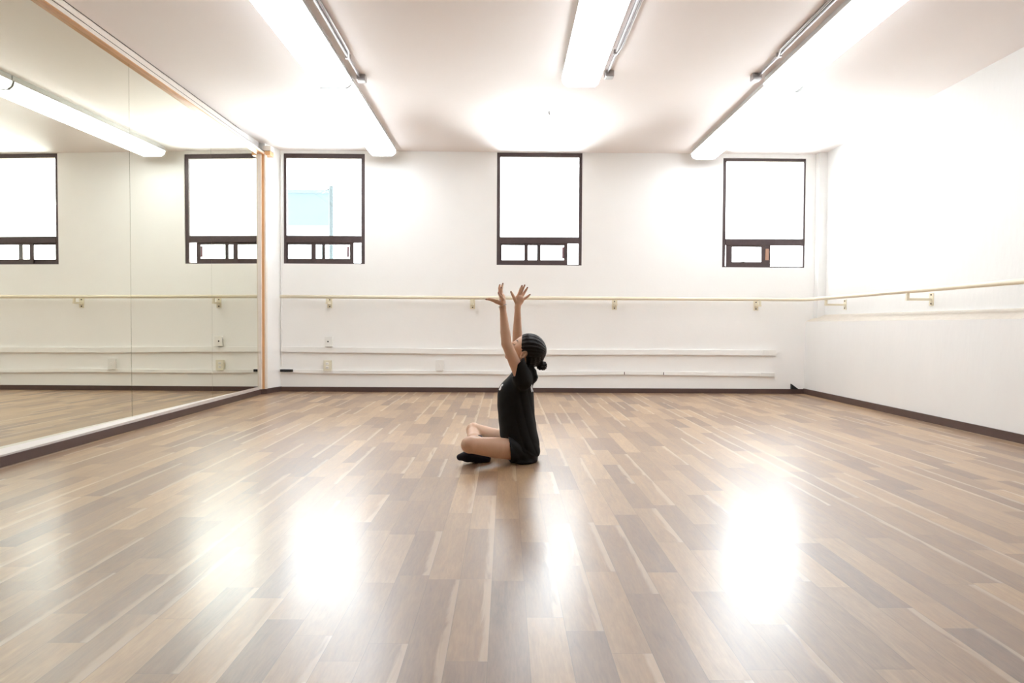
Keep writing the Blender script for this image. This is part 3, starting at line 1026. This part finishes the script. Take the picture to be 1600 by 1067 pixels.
sleeve_end_n = NS + (NE - NS) * .40
sleeve_end_f = FS + (FE - FS) * .40
sh.cone(NS + np.array([0.012, 0, -.02]), sleeve_end_n + np.array([.010, 0, .010]), .052, .047, .02)
sh.cone(FS + np.array([0.010, 0, -.02]), sleeve_end_f + np.array([.006, 0, .004]), .052, .042, .02)
def folds(X, Y, Z):
    x = X; z = Z
    rid = lambda p_: 1 - 2 * np.abs(np.sin(p_)) ** .7
    back = np.clip((x + .00) / .07, 0, 1) * np.clip((.50 - z) / .1, 0, 1)
    s1 = rid(x * 62 + z * 20 + np.sin(z * 9) * .8) * .0020 * back
    s2 = np.sin((z * 1.2 - x * 0.9) * 60 + Y * 14) * .0005
    s3 = rid(x * 30 + z * 42 + Y * 8) * .0024 * np.clip(1 - (z - .06) / .10, 0, 1)
    s4 = rid(x * 34 - z * 22 + .6) * .0018 * np.clip((z - .36) / .08, 0, 1) * np.clip((.02 - x) / .04, 0, 1)
    return s1 + s2 + s3 + s4
sh.displace(folds)
# sleeve openings cut square to the arms, neck opening, bottom hem
cp_ = W_(805.2, 586, 3.84)
sh.plane_cut(cp_, (-.98, 0, .19), np.array([-.16, 3.72, W_(800, 586.5, 3.84)[2]]), np.array([.24, 3.895, .66]))
for (A_, B_, ex) in ((NS, NE, sleeve_end_n), (FS, FE, sleeve_end_f)):
    n_ = (B_ - A_) / np.linalg.norm(B_ - A_)
    n_ = n_ + np.array([-.55, 0, 0.0]); n_ /= np.linalg.norm(n_)
    c_ = A_ + (B_ - A_) * .36
    sh.plane_cut(c_, n_, c_ - .075, c_ + np.array([.05, .06, .075]))
    sh.cone(A_ + (B_ - A_) * .33, A_ + (B_ - A_) * .62, .0375, .0385, .002, cut=True)
sh.cone(W_(819, 570, 3.96), hd(-.02, 0, -.05), .043, .047, .004, cut=True)
sh.plane_cut(W_(800, 693, 3.9), (-.45, 0, -.9), (-.16, 3.72, 0), (.24, 4.2, .2))
sh.plane_cut(W_(812, 717.5, 3.9), (-.05, 0, -1.0), (-.16, 3.72, 0), (.24, 4.2, .2))
shirt = sh.build('t_shirt', CLOTH, girl, 1)
shirt['label'] = 'loose black short-sleeved T-shirt with white print'

# shorts
so = Field((-0.12, 3.70, -0.005), (0.24, 4.20, 0.24), 0.0036)
so.ell(W_(820, 705, 3.96), (.084, .150, .067), k=.02)
so.cone(NH + (NH - NK) * .03, NH + (NK - NH) * .36, .069, .0675, .02)
so.cone(FH + (FH - FK) * .03, FH + (FK - FH) * .42, .069, .0675, .02)
so.ell(W_(817, 716, 3.93), (.085, .13, .030), k=.015)
so.displace(lambda X, Y, Z: np.sin((X * 1.5 + Z * 1.2) * 75 + Y * 20) * .0018 + 0 * X)
so.plane_cut(W_(794.5, 704, 3.86), (-1, -.12, -.08), (-.12, 3.70, 0), (.24, 3.955, .24))
so.plane_cut(W_(786, 684, 4.06), (-1, .12, -.3), (-.12, 3.955, 0), (.24, 4.2, .24))
n_ = (NK - NH) / np.linalg.norm(NK - NH)
so.cone(NH + n_ * .075, NH + n_ * .20, .0605, .0605, .002, cut=True)
n_ = (FK - FH) / np.linalg.norm(FK - FH)
so.cone(FH + n_ * .075, FH + n_ * .20, .0605, .0605, .002, cut=True)
so.plane_cut((0, 0, .0015), (0, 0, -1))
shorts = so.build('shorts', SHORT, girl, 1)

# socks
for nm, An, To, Hl, Kn in (('near', FA, FT, FHl, FK), ('far', NA, NT, NHl, NK)):
    lo = np.minimum(np.minimum(An, To), Hl) - .06
    hi = np.maximum(np.maximum(An, To), Hl) + .06
    f_ = Field(lo, hi, 0.003)
    cuff = An + (Kn - An) / np.linalg.norm(Kn - An) * .040
    f_.cone(An, cuff, .031, .0335, .008)
    foot(f_, An, To, Hl, .0045)
    n_ = (Kn - An) / np.linalg.norm(Kn - An)
    f_.plane_cut(cuff - n_ * .006, n_)
    f_.displace(lambda X, Y, Z: np.sin(X * 160 + Z * 90) * .0007)
    f_.plane_cut((0, 0, .001), (0, 0, -1))
    f_.build('sock', SOCK, girl, 1)

# hair
ha = Field((-0.06, 3.83, 0.42), (0.29, 4.08, 0.80), 0.003)
ha.ell(hd(-.004, 0, .003), (.0965, .0775, .0885), MH, k=.004)
ha.ell(hd(-.036, 0, -.030), (.058, .066, .062), MH, k=.02)
# hairline: front cut by a slanted plane, temples
def strands(X, Y, Z):
    x = X - CH[0]; y = Y - CH[1]; z = Z - CH[2]
    a = np.arctan2(y, z + .03) * 26 + x * 12
    return np.sin(a) * .0010 + np.sin(a * 2.3 + 1) * .0008 + np.sin(X * 260 + np.sin(Z * 40)) * .0012 * (Z < .60) * (X > .12)
ha.displace(strands)
hl = W_(814.5, 535, 3.96)
ha.plane_cut(hl, (-1, 0, .10))
ha.plane_cut(W_(814.5, 549, 3.96), (-.80, 0, -.60), (-.06, 3.83, .42), W_(820, 543, 4.08))
for s in (-1, 1):
    ha.ell(hd(.008, s * .072, -.049), (.0185, .030, .030), MH, k=.003, cut=True)
    ha.ell(hd(.036, s * .068, -.088), (.036, .05, .034), MH, k=.004, cut=True)
# bun
bn = W_(846.5, 571.5, 3.955)
ha.cone(W_(838, 563, 3.96), bn, .020, .024, .012)
rg = random.Random(5)
for k in range(26):
    th = rg.uniform(0, 6.28); ph = math.acos(rg.uniform(-1, 1))
    c = bn + np.array([math.sin(ph) * math.cos(th), math.sin(ph) * math.sin(th), math.cos(ph)]) * .0235
    ha.ell(c, (.0095, .0095, .0080), k=.0025)
# loose lock hanging on the back
lk = [(829, 573, 3.95, .015), (833, 581, 3.94, .019), (835.5, 589, 3.935, .018), (835.3, 593, 3.93, .013), (834.3, 597.5, 3.93, .006)]
for a, c in zip(lk[:-1], lk[1:]):
    ha.cone(W_(*a[:3]), W_(*c[:3]), a[3], c[3], .008)
hair = ha.build('hair', HAIR, girl, 1)
hair['label'] = 'dark brown hair pulled into a bun with a hanging lock'

# face details
def small_ell(name, C, R, M_, m_):
    b = bmesh.new()
    bmesh.ops.create_uvsphere(b, u_segments=16, v_segments=10, radius=1)
    for v in b.verts:
        q = np.array(v.co) * np.array(R)
        v.co = Vector(C + q @ M_)
    return link(name, b, m_, girl, True)
gb = BVHTree.FromPolygons([v.co + root_loc for v in girl.data.vertices], [tuple(p_.vertices) for p_ in girl.data.polygons])
def on_face(l, u, off=.0008, side=0.0):
    d_ = Vector(-(Fh + Lh * side)).normalized()
    P_ = Vector(hd(.088, l, u)) - d_ * .09
    hit = gb.ray_cast(P_, d_, .3)
    return hit[0] - d_ * off if hit[0] else P_
for s in (-1, 1):
    b = bmesh.new()
    tube(b, [on_face(s * l_, u_, side=s * .5) for l_, u_ in ((.012, -.033), (.020, -.0355), (.028, -.0365), (.036, -.0355), (.043, -.032))], [.0006, .0016, .0022, .0022, .0008], 6)
    link('eyelashes', b, BROW, girl, True)
    b = bmesh.new()
    tube(b, [on_face(s * l_, u_, side=s * .5) for l_, u_ in ((.012, -.010), (.021, -.006), (.030, -.004), (.039, -.006), (.047, -.011))], [.0010, .0022, .0024, .0018, .0006], 6)
    link('eyebrow', b, BROW, girl, True)
b = bmesh.new()
tube(b, [on_face(l_, u_, .0006) for l_, u_ in ((-.019, -.0865), (-.010, -.0835), (0, -.0840), (.010, -.0835), (.019, -.0865))], [.0008, .0026, .0030, .0026, .0008], 6)
link('upper_lip', b, LIP, girl, True)
b = bmesh.new()
tube(b, [on_face(l_, u_, .0006) for l_, u_ in ((-.018, -.0875), (-.009, -.0905), (0, -.0915), (.009, -.0905), (.018, -.0875))], [.0008, .0028, .0034, .0028, .0008], 6)
link('lower_lip', b, LIP, girl, True)
b = bmesh.new()
nc = hd(-.012, 0, -.085)
tube(b, [Vector(nc + np.array([math.cos(a) * .046, math.sin(a) * .046, -.008 * math.cos(a)])) for a in np.linspace(0, 2 * math.pi, 33)], .0022, 6)
link('red_neck_cord', b, RED, girl, True)
# finger nails of the visible hands
for tips in (near_tips, far_tips):
    for (A_, B_, r_) in tips:
        n_ = (B_ - A_) / np.linalg.norm(B_ - A_)
        side = np.array([0, -1, 0.0]); side = side - n_ * (side @ n_); side /= np.linalg.norm(side)
        M_ = np.array([n_, side, np.cross(n_, side)])
        small_ell('fingernail', B_ + side * (r_ * .80) - n_ * .001, (.0040, .0012, .0034), M_, NAIL)
# hand chain: bracelet, chain over the hand
wr = W_(785.3, 477.5, 3.847)
b = bmesh.new()
ax = np.array([-.35, 0, .94]); ax /= np.linalg.norm(ax)
t1 = np.cross(ax, [0, 1, 0]); t1 /= np.linalg.norm(t1); t2 = np.cross(ax, t1)
for a in np.linspace(0, 2 * math.pi, 30, endpoint=False):
    c = wr + (t1 * math.cos(a) * .0215 + t2 * math.sin(a) * .0215)
    bmesh.ops.create_uvsphere(b, u_segments=8, v_segments=6, radius=.0026, matrix=Matrix.Translation(Vector(c)))
brc = link('bracelet', b, BEAD, girl, True)
b = bmesh.new()
ch0 = wr - np.array([0, .020, 0]); ch1 = W_(779.4, 459, 3.785)
cm = W_(780.0, 468, 3.803)
for i in range(16):
    t_ = i / 15
    c = ch0 * (1 - t_) ** 2 + cm * 2 * t_ * (1 - t_) + ch1 * t_ ** 2
    bmesh.ops.create_uvsphere(b, u_segments=8, v_segments=6, radius=.0019, matrix=Matrix.Translation(Vector(c)))
link('hand_chain', b, BEAD, girl, True)

# white print, projected onto the shirt
bpy.context.view_layer.update()
bv = BVHTree.FromPolygons([v.co.copy() for v in shirt.data.vertices], [tuple(p_.vertices) for p_ in shirt.data.polygons])
def print_letter(ch, centre, right, upv, size, lab):
    c_ = bpy.data.curves.new('letter', 'FONT')
    c_.body = ch; c_.size = size; c_.align_x = 'CENTER'; c_.align_y = 'CENTER'
    c_.offset = size * .035; c_.extrude = 0
    tmp = bpy.data.objects.new('tmp_letter', c_)
    me = bpy.data.meshes.new_from_object(tmp)
    bpy.data.objects.remove(tmp)
    bpy.data.curves.remove(c_)
    right = Vector(right).normalized(); upv = Vector(upv).normalized()
    n_ = right.cross(upv)
    b = bmesh.new(); b.from_mesh(me)
    bmesh.ops.triangulate(b, faces=b.faces)
    bmesh.ops.subdivide_edges(b, edges=b.edges, cuts=2, use_grid_fill=True)
    for v in b.verts:
        P_ = Vector(centre) + right * v.co.x + upv * v.co.y
        hit = bv.ray_cast(P_ + n_ * .12, -n_, .3)
        v.co = (hit[0] + n_ * .0022) if hit[0] else P_
    r_ = bmesh.ops.extrude_face_region(b, geom=b.faces[:])
    for v in [g for g in r_['geom'] if isinstance(g, bmesh.types.BMVert)]:
        v.co -= n_ * .0012
    bpy.data.meshes.remove(me)
    o = link('printed_letter', b, PRINT, shirt)
    o['label'] = lab
    return o
# back print (reads from the back): only its edge shows
print_letter('R', W_(834, 607, 3.895), (.45, 1, 0), (-0.05, 0, 1), .058, 'white printed letter on the back of the shirt')
print_letter('S', W_(784, 606, 3.905), (-.04, -1, 0), (.35, 0, 1), .052, 'white printed letter on the chest')
